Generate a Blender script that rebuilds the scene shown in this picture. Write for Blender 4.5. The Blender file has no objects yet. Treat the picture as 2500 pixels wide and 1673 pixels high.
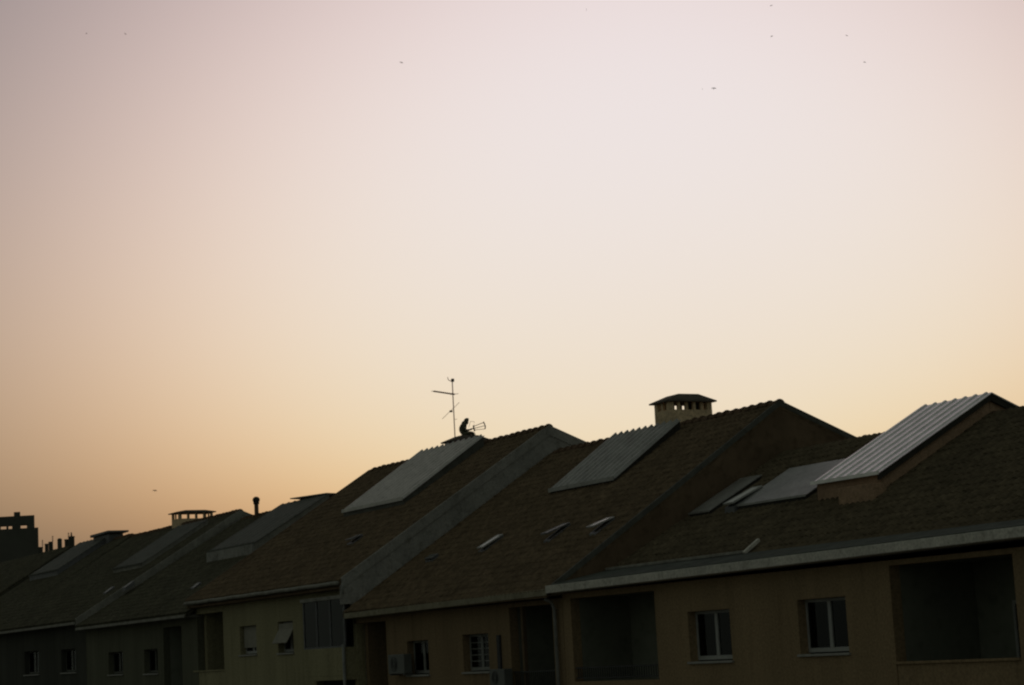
import bpy, bmesh, math, random
from mathutils import Vector, Matrix

random.seed(7)
sc = bpy.context.scene
COL = sc.collection

# ------------------------------------------------------------------ camera
# eye of the camera is the origin; the row of houses runs along X, its fronts face -Y, ground is at z = -14
FPX, PITCH, ROLL, YAW = 5000.0, 0.149952538762397, -0.05347599810373007, 1.0698380403311545
FWD = Vector((-math.sin(YAW) * math.cos(PITCH), math.cos(YAW) * math.cos(PITCH), math.sin(PITCH)))
_r = Vector((math.cos(YAW), math.sin(YAW), 0.0))
_u = _r.cross(FWD)
RGT = math.cos(ROLL) * _r + math.sin(ROLL) * _u
UPV = -math.sin(ROLL) * _r + math.cos(ROLL) * _u
cam_data = bpy.data.cameras.new('camera')
cam_data.sensor_width = 36.0
cam_data.lens = 36.0 * FPX / 2500.0
cam_data.clip_start = 0.5
cam_data.clip_end = 3000.0
cam = bpy.data.objects.new('camera', cam_data)
COL.objects.link(cam)
cam.matrix_world = Matrix(((RGT.x, UPV.x, -FWD.x, 0), (RGT.y, UPV.y, -FWD.y, 0), (RGT.z, UPV.z, -FWD.z, 0), (0, 0, 0, 1)))
sc.camera = cam
GROUND = -14.0

# ------------------------------------------------------------------ world: sun just above the horizon behind the roofs
SUN_EL, SUN_AZ = math.radians(8.0), math.radians(-57.0)
world = bpy.data.worlds.new('World')
sc.world = world
world.use_nodes = True
wt = world.node_tree
sky = wt.nodes.new('ShaderNodeTexSky')
sky.sky_type = 'NISHITA'
sky.sun_disc = False
sky.sun_elevation = SUN_EL
sky.sun_rotation = SUN_AZ
sky.dust_density = 8.0
sky.ozone_density = 2.0
sky.air_density = 1.0


def wmath(op, a, b=None):
    n = wt.nodes.new('ShaderNodeMath')
    n.operation = op
    for i, v in enumerate((a, b)):
        if v is None:
            continue
        if isinstance(v, (int, float)):
            n.inputs[i].default_value = v
        else:
            wt.links.new(v, n.inputs[i])
    return n.outputs[0]


sep = wt.nodes.new('ShaderNodeSeparateColor')
wt.links.new(sky.outputs[0], sep.inputs[0])
R_, G_, B_ = sep.outputs[0], sep.outputs[1], sep.outputs[2]
wtc = wt.nodes.new('ShaderNodeTexCoord')
wsep = wt.nodes.new('ShaderNodeSeparateXYZ')
wt.links.new(wtc.outputs['Generated'], wsep.inputs[0])
WZ = wmath('MAXIMUM', wsep.outputs[2], 0.0)


def grade(src, foot, amp, gain, power, k=0.0, w=0.1):
    """film-like toe and shoulder on the sky's brightness, dust reddening it towards the horizon"""
    e = wmath('EXPONENT', wmath('MULTIPLY', wmath('POWER', wmath('MULTIPLY', src, gain), power), -1.0))
    m = wmath('SUBTRACT', 1.0, e)
    if k:
        m = wmath('MULTIPLY', m, wmath('SUBTRACT', 1.0, wmath('MULTIPLY', wmath('EXPONENT', wmath('MULTIPLY', WZ, -1.0 / w)), k)))
    return wmath('ADD', wmath('MULTIPLY', m, amp - foot), foot)


comb = wt.nodes.new('ShaderNodeCombineColor')
wt.links.new(grade(R_, 0.091, 0.85, 0.0616, 1.8), comb.inputs[0])
wt.links.new(grade(wmath('ADD', G_, wmath('MULTIPLY', R_, 0.2)), 0.101, 0.80, 0.0515, 1.8, 0.34, 0.1), comb.inputs[1])
wt.links.new(grade(wmath('ADD', B_, wmath('MULTIPLY', G_, 0.6)), 0.083, 0.95, 0.0470, 1.8, 0.90, 0.16), comb.inputs[2])
bg = wt.nodes['Background']
bg.inputs[1].default_value = 1.0
wt.links.new(comb.outputs[0], bg.inputs[0])

sun_data = bpy.data.lights.new('sun', 'SUN')
sun_data.energy = 0.2
sun_data.angle = math.radians(0.5)
sun_data.color = (1.0, 0.72, 0.45)
sun = bpy.data.objects.new('sun', sun_data)
COL.objects.link(sun)
sdir = Vector((math.sin(SUN_AZ) * math.cos(SUN_EL), math.cos(SUN_AZ) * math.cos(SUN_EL), math.sin(SUN_EL)))
sun.rotation_euler = sdir.to_track_quat('Z', 'Y').to_euler()
sun.location = (0, 60, 60)

vs = sc.view_settings
vs.view_transform = 'Standard'
vs.look = 'None'
vs.exposure = 0.0
vs.gamma = 1.0
vs.use_curve_mapping = False
sc.render.engine = 'CYCLES'
sc.cycles.use_denoising = True
sc.cycles.max_bounces = 6
sc.cycles.filter_width = 2.2


# ------------------------------------------------------------------ helpers
def ray(x, y):
    return RGT * ((x - 1250.0) / FPX) - UPV * ((y - 836.5) / FPX) + FWD


def at(x, y, X=None, Y=None, Z=None, D=None):
    """point of the place seen at photograph pixel (x, y), on a plane X/Y/Z = const or at depth D"""
    v = ray(x, y)
    s = D if D is not None else X / v.x if X is not None else Y / v.y if Y is not None else Z / v.z
    return v * s


def empty(name, loc, label, cat, group=None):
    o = bpy.data.objects.new(name, None)
    o.location = loc
    o.empty_display_size = 0.5
    COL.objects.link(o)
    tag(o, label, cat, group)
    return o


def tag(o, label=None, cat=None, group=None, kind=None):
    if label:
        o['label'] = label
    if cat:
        o['category'] = cat
    if group:
        o['group'] = group
    if kind:
        o['kind'] = kind
    return o


def wloc(p):
    """world position of an (unrotated) parent chain"""
    v = Vector((0, 0, 0))
    while p is not None:
        v += p.location
        p = p.parent
    return v


def link(name, me, parent=None, loc=None):
    o = bpy.data.objects.new(name, me)
    COL.objects.link(o)
    l = Vector(loc) if loc is not None else Vector((0, 0, 0))
    if parent is not None:
        o.parent = parent
        l = l - wloc(parent)
    o.location = l
    return o


class MB:
    """collects shapes in place coordinates, builds one mesh object"""

    def __init__(self):
        self.v, self.f, self.sm = [], [], []

    def add(self, vs_, fs, smooth=False):
        b = len(self.v)
        self.v += [tuple(p) for p in vs_]
        self.f += [tuple(i + b for i in q) for q in fs]
        self.sm += [smooth] * len(fs)
        return self

    def hexa(self, p):    # bottom 4 ccw, top 4 ccw
        return self.add(p, [(3, 2, 1, 0), (4, 5, 6, 7), (0, 1, 5, 4), (1, 2, 6, 5), (2, 3, 7, 6), (3, 0, 4, 7)])

    def box(self, x0, x1, y0, y1, z0, z1):
        return self.hexa([(x0, y0, z0), (x1, y0, z0), (x1, y1, z0), (x0, y1, z0), (x0, y0, z1), (x1, y0, z1), (x1, y1, z1), (x0, y1, z1)])

    def beam(self, a, b, w, h, up=(0, 0, 1)):
        a, b = Vector(a), Vector(b)
        d = (b - a).normalized()
        s = d.cross(Vector(up))
        if s.length < 1e-4:
            s = d.cross(Vector((1, 0, 0)))
        s.normalize()
        t = s.cross(d)
        s, t = s * w / 2, t * h / 2
        return self.hexa([a - s - t, a + s - t, b + s - t, b - s - t, a - s + t, a + s + t, b + s + t, b - s + t])

    def tube(self, pts, r, n=8, r2=None):
        pts = [Vector(p) for p in pts]
        rings = []
        for i, p in enumerate(pts):
            d = (pts[min(i + 1, len(pts) - 1)] - pts[max(i - 1, 0)]).normalized()
            s = d.cross(Vector((0, 0, 1)))
            if s.length < 1e-3:
                s = d.cross(Vector((0, 1, 0)))
            s.normalize()
            t = s.cross(d)
            rr = r if r2 is None else r + (r2 - r) * i / (len(pts) - 1)
            rings.append([p + (s * math.cos(k * 2 * math.pi / n) + t * math.sin(k * 2 * math.pi / n)) * rr for k in range(n)])
        vs_ = [q for g in rings for q in g]
        fs = []
        for i in range(len(rings) - 1):
            for k in range(n):
                fs.append((i * n + k, (i + 1) * n + k, (i + 1) * n + (k + 1) % n, i * n + (k + 1) % n))
        fs.append(tuple(range(n)))
        fs.append(tuple(reversed(range((len(rings) - 1) * n, len(rings) * n))))
        return self.add(vs_, fs, True)

    def ball(self, c, rx, ry, rz, n=12, m=8):
        vs_, fs = [], []
        for j in range(m + 1):
            a = math.pi * j / m
            for k in range(n):
                b = 2 * math.pi * k / n
                vs_.append((c[0] + rx * math.sin(a) * math.cos(b), c[1] + ry * math.sin(a) * math.sin(b), c[2] + rz * math.cos(a)))
        for j in range(m):
            for k in range(n):
                fs.append((j * n + k, (j + 1) * n + k, (j + 1) * n + (k + 1) % n, j * n + (k + 1) % n))
        return self.add(vs_, fs, True)

    def build(self, name, mat, parent=None, origin=None, bevel=0.0):
        if origin is None:
            if parent is not None:
                origin = wloc(parent)
            else:
                origin = Vector((sum(p[0] for p in self.v) / len(self.v), sum(p[1] for p in self.v) / len(self.v), min(p[2] for p in self.v)))
        origin = Vector(origin)
        me = bpy.data.meshes.new(name)
        me.from_pydata([tuple(Vector(p) - origin) for p in self.v], [], self.f)
        for p, s in zip(me.polygons, self.sm):
            p.use_smooth = s
        me.materials.append(mat)
        me.update()
        o = link(name, me, parent, origin)
        if bevel:
            m = o.modifiers.new('bevel', 'BEVEL')
            m.width = bevel
            m.segments = 2
            m.limit_method = 'ANGLE'
        return o


# ------------------------------------------------------------------ materials
def mat(name, base, rough=0.8, metal=0.0, var=0.25, scale=1.2, bump=0.0, bscale=30.0, stain=0.0, spec=0.3, streak=False, fine=0.0, fscale=16.0):
    m = bpy.data.materials.new(name)
    m.use_nodes = True
    nt = m.node_tree
    b = nt.nodes['Principled BSDF']
    b.inputs['Roughness'].default_value = rough
    b.inputs['Metallic'].default_value = metal
    b.inputs['Specular IOR Level'].default_value = spec
    tc = nt.nodes.new('ShaderNodeTexCoord')
    mp = nt.nodes.new('ShaderNodeMapping')
    nt.links.new(tc.outputs['Object'], mp.inputs[0])
    if streak:
        mp.inputs['Scale'].default_value = (1.0, 1.0, 0.12)
    n = nt.nodes.new('ShaderNodeTexNoise')
    n.inputs['Scale'].default_value = scale
    n.inputs['Detail'].default_value = 8.0
    n.inputs['Roughness'].default_value = 0.65
    nt.links.new(mp.outputs[0], n.inputs['Vector'])
    cr = nt.nodes.new('ShaderNodeValToRGB')
    cr.color_ramp.elements[0].position = 0.3
    cr.color_ramp.elements[1].position = 0.7
    lo = tuple(c * (1 - var) for c in base)
    hi = tuple(min(1, c * (1 + var)) for c in base)
    cr.color_ramp.elements[0].color = (*lo, 1)
    cr.color_ramp.elements[1].color = (*hi, 1)
    nt.links.new(n.outputs['Fac'], cr.inputs[0])
    out = cr.outputs[0]
    if stain:
        n2 = nt.nodes.new('ShaderNodeTexNoise')
        n2.inputs['Scale'].default_value = scale * 4.3
        n2.inputs['Detail'].default_value = 5.0
        nt.links.new(mp.outputs[0], n2.inputs['Vector'])
        r2 = nt.nodes.new('ShaderNodeValToRGB')
        r2.color_ramp.elements[0].position = 0.52
        r2.color_ramp.elements[1].position = 0.72
        nt.links.new(n2.outputs['Fac'], r2.inputs[0])
        mx = nt.nodes.new('ShaderNodeMix')
        mx.data_type = 'RGBA'
        mx.blend_type = 'MULTIPLY'
        ml = nt.nodes.new('ShaderNodeMath')
        ml.operation = 'MULTIPLY'
        ml.inputs[1].default_value = stain
        nt.links.new(r2.outputs[0], ml.inputs[0])
        nt.links.new(ml.outputs[0], mx.inputs['Factor'])
        nt.links.new(out, mx.inputs['A'])
        mx.inputs['B'].default_value = (0.35, 0.33, 0.28, 1)
        out = mx.outputs['Result']
    if fine:
        n4 = nt.nodes.new('ShaderNodeTexNoise')
        n4.inputs['Scale'].default_value = fscale
        n4.inputs['Detail'].default_value = 3.0
        nt.links.new(tc.outputs['Object'], n4.inputs['Vector'])
        mr = nt.nodes.new('ShaderNodeMapRange')
        mr.inputs['From Min'].default_value = 0.3
        mr.inputs['From Max'].default_value = 0.7
        mr.inputs['To Min'].default_value = 1.0 - fine
        mr.inputs['To Max'].default_value = 1.0 + fine
        nt.links.new(n4.outputs['Fac'], mr.inputs['Value'])
        vm = nt.nodes.new('ShaderNodeVectorMath')
        vm.operation = 'SCALE'
        nt.links.new(out, vm.inputs[0])
        nt.links.new(mr.outputs[0], vm.inputs['Scale'])
        out = vm.outputs[0]
    nt.links.new(out, b.inputs['Base Color'])
    if bump:
        n3 = nt.nodes.new('ShaderNodeTexNoise')
        n3.inputs['Scale'].default_value = bscale
        n3.inputs['Detail'].default_value = 4.0
        nt.links.new(tc.outputs['Object'], n3.inputs['Vector'])
        bp = nt.nodes.new('ShaderNodeBump')
        bp.inputs['Strength'].default_value = bump
        bp.inputs['Distance'].default_value = 0.02
        nt.links.new(n3.outputs['Fac'], bp.inputs['Height'])
        nt.links.new(bp.outputs[0], b.inputs['Normal'])
    return m


def glass(name, tint, rough):
    m = bpy.data.materials.new(name)
    m.use_nodes = True
    nt = m.node_tree
    nt.nodes.remove(nt.nodes['Principled BSDF'])
    out = nt.nodes['Material Output']
    fr = nt.nodes.new('ShaderNodeFresnel')
    fr.inputs[0].default_value = 1.5
    tr = nt.nodes.new('ShaderNodeBsdfTransparent')
    tr.inputs[0].default_value = (*tint, 1)
    gl = nt.nodes.new('ShaderNodeBsdfGlossy')
    gl.inputs['Roughness'].default_value = rough
    gl.inputs[0].default_value = (0.5, 0.5, 0.5, 1)
    mx = nt.nodes.new('ShaderNodeMixShader')
    nt.links.new(fr.outputs[0], mx.inputs[0])
    nt.links.new(tr.outputs[0], mx.inputs[1])
    nt.links.new(gl.outputs[0], mx.inputs[2])
    nt.links.new(mx.outputs[0], out.inputs[0])
    return m


M = dict(
    tile=mat('terracotta_tiles', (0.152, 0.11, 0.066), 0.9, var=0.22, scale=0.9, stain=0.45, bump=0.2, bscale=18, spec=0.1, fine=0.3, fscale=5.0),
    tile_near=mat('brown_tiles', (0.12, 0.095, 0.058), 0.9, var=0.22, scale=0.8, stain=0.45, bump=0.2, bscale=18, spec=0.1, fine=0.3, fscale=5.0),
    tile_old=mat('mossy_dimmed_tiles', (0.098, 0.09, 0.06), 0.9, var=0.25, scale=0.8, stain=0.45, bump=0.2, bscale=18, spec=0.1, fine=0.3, fscale=5.0),  # mossy tone, with lens falloff at the left put into the colour too
    ridge=mat('ridge_clay', (0.15, 0.1, 0.065), 0.9, var=0.35, scale=2.0, stain=0.5, spec=0.1),
    ochre=mat('ochre_render', (0.315, 0.225, 0.128), 0.92, var=0.14, scale=0.7, bump=0.25, bscale=45, stain=0.25, spec=0.1, streak=True, fine=0.22),
    amber=mat('dark_ochre_render', (0.26, 0.185, 0.105), 0.92, var=0.14, scale=0.8, bump=0.25, bscale=45, stain=0.3, spec=0.1, streak=True, fine=0.22),
    pale=mat('pale_yellow_render', (0.34, 0.305, 0.18), 0.92, var=0.14, scale=0.8, bump=0.25, bscale=45, stain=0.3, spec=0.1, streak=True, fine=0.22),
    brown=mat('brown_render', (0.17, 0.12, 0.075), 0.92, var=0.25, scale=0.8, stain=0.4, spec=0.1),
    rust=mat('rust_render', (0.42, 0.28, 0.18), 0.92, var=0.2, scale=1.2, bump=0.3, bscale=40, stain=0.3, spec=0.1, fine=0.2),
    grey=mat('grey_render', (0.33, 0.32, 0.29), 0.92, var=0.25, scale=0.9, bump=0.3, bscale=35, stain=0.5, spec=0.1, fine=0.2),
    conc=mat('pale_concrete', (0.64, 0.61, 0.53), 0.9, var=0.22, scale=1.6, bump=0.2, bscale=40, stain=0.4, spec=0.15, fine=0.2),
    fascia=mat('yellowed_fascia', (0.3, 0.27, 0.19), 0.9, var=0.25, scale=2.0, stain=0.45, spec=0.1),
    pipe=mat('dull_pipe', (0.26, 0.26, 0.235), 0.6, var=0.2, scale=3.0, stain=0.3),
    deck=mat('dark_felt_deck', (0.09, 0.1, 0.085), 0.95, var=0.35, scale=1.3, stain=0.4, spec=0.1),
    chim=mat('chimney_render', (0.78, 0.6, 0.38), 0.92, var=0.22, scale=2.2, bump=0.3, bscale=25, stain=0.55, spec=0.1, fine=0.2),
    metal=mat('galvanised_sheet', (0.85, 0.83, 0.8), 0.32, metal=0.85, var=0.16, scale=2.5, stain=0.2, spec=0.4),
    metal2=mat('weathered_sheet', (0.38, 0.375, 0.35), 0.5, metal=0.6, var=0.2, scale=2.0, stain=0.4, spec=0.3),
    metalw=mat('greying_sheet', (0.53, 0.51, 0.47), 0.42, metal=0.7, var=0.18, scale=2.0, stain=0.35, spec=0.35),
    metal3=mat('dull_sheet', (0.13, 0.13, 0.11), 0.75, metal=0.2, var=0.25, scale=2.0, stain=0.4, spec=0.2),
    shade=mat('shade_dark', (0.06, 0.055, 0.045), 0.9, var=0.25, scale=3.0, spec=0.1),  # near-black: shade painted on verge strip, panel sides and rooms; plain cowl colour
    oldgrey=mat('stained_concrete', (0.3, 0.29, 0.25), 0.92, var=0.3, scale=2.5, stain=0.5, spec=0.1),
    olive=mat('dimmed_olive_render', (0.14, 0.138, 0.095), 0.92, var=0.18, scale=0.8, stain=0.3, spec=0.1, streak=True, fine=0.2),  # greyish green, darkened to carry the lens falloff at the left
    dimmed=mat('dimmed_render', (0.075, 0.075, 0.06), 0.92, var=0.25, scale=0.8, stain=0.3, spec=0.1, streak=True, fine=0.2),  # far-left walls: lens falloff put into a near-black colour
    recess=mat('loggia_render', (0.22, 0.225, 0.175), 0.92, var=0.15, scale=0.8, stain=0.3, spec=0.1),
    pale_pane=mat('pale_opaque_pane', (0.85, 0.83, 0.78), 0.3, var=0.06, scale=3.0, spec=0.5),  # near-white opaque pane colour
    flash=mat('lead_flashing', (0.2, 0.2, 0.2), 0.6, metal=0.5, var=0.25, scale=3.0, stain=0.3),
    pvc=mat('white_frame', (0.4, 0.4, 0.37), 0.5, var=0.08, scale=3.0, stain=0.15),
    sill=mat('stone_sill', (0.38, 0.37, 0.33), 0.8, var=0.15, scale=4.0, stain=0.3),
    blind=mat('plastic_blind', (0.32, 0.3, 0.24), 0.7, var=0.12, scale=2.0, stain=0.25),
    dark=mat('dark_painted_metal', (0.05, 0.05, 0.05), 0.6, var=0.3, scale=4.0),
    rusty=mat('rusty_mast', (0.3, 0.1, 0.06), 0.7, metal=0.3, var=0.4, scale=6.0),
    room=mat('room_plaster', (0.2, 0.19, 0.17), 0.9, var=0.15, scale=1.0),
    acwhite=mat('unit_casing', (0.14, 0.145, 0.13), 0.5, var=0.1, scale=3.0, stain=0.2),
    cloth=mat('olive_cloth', (0.13, 0.13, 0.085), 0.95, var=0.35, scale=9.0, spec=0.05),
    skin=mat('skin', (0.35, 0.2, 0.14), 0.6, var=0.1, scale=12.0),
    bird=mat('dark_feathers', (0.035, 0.028, 0.025), 0.9, var=0.3, scale=10.0),
    tower=mat('far_concrete', (0.1, 0.1, 0.08), 0.9, var=0.2, scale=0.2),  # backlit darkness of the tower put into its colour
    leaf=mat('dark_foliage', (0.035, 0.05, 0.025), 0.9, var=0.45, scale=2.0, spec=0.05),
    bark=mat('bark', (0.08, 0.055, 0.04), 0.9, var=0.3, scale=5.0),
    ground=mat('bare_ground', (0.12, 0.11, 0.085), 0.95, var=0.3, scale=0.05, stain=0.3),
    asphalt=mat('asphalt', (0.05, 0.05, 0.05), 0.9, var=0.25, scale=0.5, bump=0.2),
    pave=mat('paving', (0.22, 0.21, 0.19), 0.9, var=0.2, scale=0.7, bump=0.2),
    glass=glass('window_glass', (0.55, 0.6, 0.58), 0.03),
    skyglass=glass('roof_window_glass', (0.25, 0.27, 0.27), 0.06),
)

# ------------------------------------------------------------------ the ground
g = MB()
g.add([(-1500, -1500, GROUND), (1500, -1500, GROUND), (1500, 1500, GROUND), (-1500, 1500, GROUND)], [(0, 1, 2, 3)])
tag(g.build('ground', M['ground'], origin=(0, 0, GROUND)), kind='structure')
g = MB()
g.add([(-300, 6, GROUND + .004), (60, 6, GROUND + .004), (60, 24, GROUND + .004), (-300, 24, GROUND + .004)], [(0, 1, 2, 3)])
tag(g.build('road', M['asphalt'], origin=(-60, 15, GROUND)), kind='structure')
g = MB()
g.box(-300, 60, 24, 29.85, GROUND - .2, GROUND + .13)
tag(g.build('pavement', M['pave'], origin=(-60, 27, GROUND)), kind='structure')

# ------------------------------------------------------------------ house builders
YF, YE, YR = 29.9, 29.4, 38.2           # front wall, front eave, ridge
YB = 2 * YR - YE


class House:
    def __init__(s, x0, x1, ze, zr, label, wall, gable, group='row of tiled houses along the street', ye=YE, zfloor=GROUND):
        s.x0, s.x1, s.ze, s.zr, s.ye = x0, x1, ze, zr, ye
        s.m = (zr - ze) / (YR - ye)
        s.root = empty('row_house', ((x0 + x1) / 2, YF, GROUND), label, 'house', group)
        s.wall, s.gable = wall, gable

    def zat(s, y):                      # the far slope is flatter than the street slope
        return s.zr - s.m * (YR - y) if y < YR else s.zr - .4 * (y - YR)

    def on(s, x, y, h=0.0):             # pixel -> point on the front slope raised by h
        v = ray(x, y)
        k = (s.zr + h - s.m * YR) / (v.z - s.m * v.y)
        return v * k

    def gables(s, name='gable_wall', drop=0.1):
        for xa, xb, m in ((s.x0 + .01, s.x0 + .26, s.wall), (s.x1 - .26, s.x1 - .01, s.gable)):
            b = MB()
            prof = [(YF + .31, GROUND), (YB - .8, GROUND), (YB - .8, s.zat(YB - .8) - drop), (YR, s.zr - drop), (YF + .31, s.zat(YF + .31) - drop)]
            n = len(prof)
            b.add([(xa, y, z) for y, z in prof] + [(xb, y, z) for y, z in prof],
                  [tuple(range(n)), tuple(reversed(range(n, 2 * n)))] + [(i, i + n, (i + 1) % n + n, (i + 1) % n) for i in range(n)])
            b.build(name, m, s.root)
        b = MB()
        b.box(s.x0 + .27, s.x1 - .27, YB - 1.1, YB - .8, GROUND, s.zat(YB - .8) - drop - .02)
        b.build('rear_wall', s.wall, s.root)

    def roof(s, y_from=None, tm='tile'):
        """structural slab, tile field on the street side, plain tiles on the far side, ridge tiles"""
        y_from = s.ye if y_from is None else y_from
        x0, x1 = s.x0, s.x1
        t = 0.14
        b = MB()
        for sg in (-1, 1):
            ya = y_from if sg < 0 else YB
            za = s.zat(ya)
            p = [(x0, ya, za - t - .04), (x1, ya, za - t - .04), (x1, YR, s.zr - t - .04), (x0, YR, s.zr - t - .04),
                 (x0, ya, za - .04), (x1, ya, za - .04), (x1, YR, s.zr - .04), (x0, YR, s.zr - .04)]
            if sg > 0:
                p = [p[1], p[0], p[3], p[2], p[5], p[4], p[7], p[6]]
            b.hexa(p)
        roof = b.build('roof', M[tm], s.root)
        s.roof_o = roof
        # barrel tiles: rolls across, courses stepped down the slope
        L = math.hypot(YR - y_from, s.zr - s.zat(y_from))
        nc = max(1, round(L / 0.38))
        per, k = 0.235, 6
        nu = int((x1 - x0) / per)
        per = (x1 - x0) / nu
        prof = [0.0, 0.004, 0.035, 0.052, 0.05, 0.026]
        rnd = random.Random(int(abs(x0) * 10))
        vs_, fs = [], []
        W = nu * k + 1
        ny, nz = -math.sin(math.atan(s.m)), math.cos(math.atan(s.m))
        for c in range(nc):
            sag = [rnd.uniform(-.006, .006) for _ in range(nu + 1)]
            base = len(vs_)
            for e, (fr, lift) in enumerate((((c - .12) / nc, .03), ((c + 1) / nc, .012))):
                fr = max(0.0, fr)
                y = y_from + (YR - y_from) * fr
                z = s.zat(y) - .02
                for i in range(W):
                    h = prof[i % k] + lift + sag[i // k]
                    vs_.append((x0 + i * per / k, y + ny * h, z + nz * h))
            for i in range(W - 1):
                fs.append((base + i, base + i + 1, base + W + i + 1, base + W + i))
            # the lower lip of the course
            lip = len(vs_)
            for i in range(W):
                q = vs_[base + i]
                vs_.append((q[0], q[1] - ny * .045, q[2] - nz * .045))
            for i in range(W - 1):
                fs.append((lip + i, lip + i + 1, base + i + 1, base + i))
        b = MB()
        b.add(vs_, fs)
        o = b.build('roof_tiles', M[tm], roof)
        tag(o, kind='stuff')
        b = MB()          # far slope
        b.hexa([(x0, YR + .02, s.zr - .03), (x1, YR + .02, s.zr - .03), (x1, YB + .05, s.zat(YB) - .06), (x0, YB + .05, s.zat(YB) - .06),
                (x0, YR + .02, s.zr + .02), (x1, YR + .02, s.zr + .02), (x1, YB + .05, s.zat(YB)), (x0, YB + .05, s.zat(YB))][::1])
        b.build('rear_tiles', M[tm], roof)

    def ridge_tiles(s, me, gaps=(), step=0.48):
        n = int((s.x1 - s.x0 - .1) / step)
        rnd = random.Random(int(abs(s.x1)))
        for i in range(n):
            x = s.x1 - .05 - (i + .5) * step
            if any(a < x < b for a, b in gaps):
                continue
            o = link('ridge_tile', me, s.roof_o, (x, YR + rnd.uniform(-.012, .012), s.zr - .02 + rnd.uniform(-.012, .012)))
            o.rotation_euler = (rnd.uniform(-.05, .05), rnd.uniform(-.03, .03), rnd.uniform(-.03, .03))

    def verge(s, x, mtl, w=0.16, h=0.1, name='verge'):
        b = MB()
        for ya, yb in ((s.ye, YR), (YB, YR)):
            za = s.zat(ya)
            b.hexa([(x - w / 2, ya, za - h), (x + w / 2, ya, za - h), (x + w / 2, yb, s.zr - h), (x - w / 2, yb, s.zr - h),
                    (x - w / 2, ya, za + .09), (x + w / 2, ya, za + .09), (x + w / 2, yb, s.zr + .09), (x - w / 2, yb, s.zr + .09)])
        return b.build(name, mtl, s.root)

    def front(s, ztop, holes, y=YF, name='wall', mtl=None, z0=GROUND, thick=0.3, x0=None, x1=None):
        """front wall with real openings"""
        x0 = s.x0 + .01 if x0 is None else x0
        x1 = s.x1 - .01 if x1 is None else x1
        xs = sorted({x0, x1} | {h[0] for h in holes} | {h[1] for h in holes})
        zs = sorted({z0, ztop} | {h[2] for h in holes} | {h[3] for h in holes})
        b = MB()

        def solid(i, j):
            if i < 0 or j < 0 or i >= len(xs) - 1 or j >= len(zs) - 1:
                return False
            cx, cz = (xs[i] + xs[i + 1]) / 2, (zs[j] + zs[j + 1]) / 2
            return not any(h[0] < cx < h[1] and h[2] < cz < h[3] for h in holes)
        ya, yb = y, y + thick
        for i in range(len(xs) - 1):
            for j in range(len(zs) - 1):
                if not solid(i, j):
                    continue
                a, c, d, e = xs[i], xs[i + 1], zs[j], zs[j + 1]
                b.add([(a, ya, d), (c, ya, d), (c, ya, e), (a, ya, e)], [(0, 1, 2, 3)])
                b.add([(a, yb, d), (c, yb, d), (c, yb, e), (a, yb, e)], [(3, 2, 1, 0)])
                if not solid(i - 1, j):
                    b.add([(a, yb, d), (a, ya, d), (a, ya, e), (a, yb, e)], [(0, 1, 2, 3)])
                if not solid(i + 1, j):
                    b.add([(c, ya, d), (c, yb, d), (c, yb, e), (c, ya, e)], [(0, 1, 2, 3)])
                if not solid(i, j - 1):
                    b.add([(a, yb, d), (c, yb, d), (c, ya, d), (a, ya, d)], [(0, 1, 2, 3)])
                if not solid(i, j + 1):
                    b.add([(a, ya, e), (c, ya, e), (c, yb, e), (a, yb, e)], [(0, 1, 2, 3)])
        return b.build(name, mtl or s.wall, s.root)

    def window(s, h, depth=0.24, frame=0.07, mull=1, bars=0, sill=True, y=YF, fmat=None):
        """two-leaf window: frame mesh with panes and sill as its parts"""
        a, c, d, e = h
        yy = y + depth
        b = MB()
        w = frame
        z0 = d + (.09 if sill else 0)
        b.box(a + .005, a + w, yy, yy + .06, z0, e - .005)
        b.box(c - w, c - .005, yy, yy + .06, z0, e - .005)
        b.box(a + w, c - w, yy, yy + .06, z0, z0 + w * 1.5)
        b.box(a + w, c - w, yy, yy + .06, e - w * 1.1, e - .005)
        xs = [a + w + (c - a - 2 * w) * (k + 1) / (mull + 1) for k in range(mull)]
        for x in xs:
            b.box(x - .06, x + .06, yy - .012, yy + .062, z0 + w * 1.5, e - w * 1.1)
        for q in range(bars):
            z = z0 + w * 1.5 + (e - z0 - w * 2.6) * (q + 1) / (bars + 1)
            b.box(a + w + .002, c - w - .002, yy + .008, yy + .05, z - .014, z + .014)
        fr = b.build('window', fmat or M['pvc'], s.root, bevel=.006)
        edges = [a + w] + [v for x in xs for v in (x - .06, x + .06)] + [c - w]
        for q in range(0, len(edges), 2):
            p = MB()
            p.box(edges[q] - .004, edges[q + 1] + .004, yy + .026, yy + .034, z0 + w * 1.4, e - w)
            p.build('pane', M['glass'], fr)
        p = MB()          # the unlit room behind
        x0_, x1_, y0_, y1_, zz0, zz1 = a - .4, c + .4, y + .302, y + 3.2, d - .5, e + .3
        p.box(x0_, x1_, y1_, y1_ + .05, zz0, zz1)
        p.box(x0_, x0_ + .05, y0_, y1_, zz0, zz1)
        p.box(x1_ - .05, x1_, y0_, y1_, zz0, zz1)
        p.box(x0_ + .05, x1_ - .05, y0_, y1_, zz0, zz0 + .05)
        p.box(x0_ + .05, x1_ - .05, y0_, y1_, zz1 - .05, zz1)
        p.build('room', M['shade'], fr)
        if sill:
            p = MB()
            p.box(a - .06, c + .06, y - .07, yy + .02, d + .002, d + .06)
            p.build('sill', M['sill'], fr, bevel=.008)
        return fr

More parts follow.
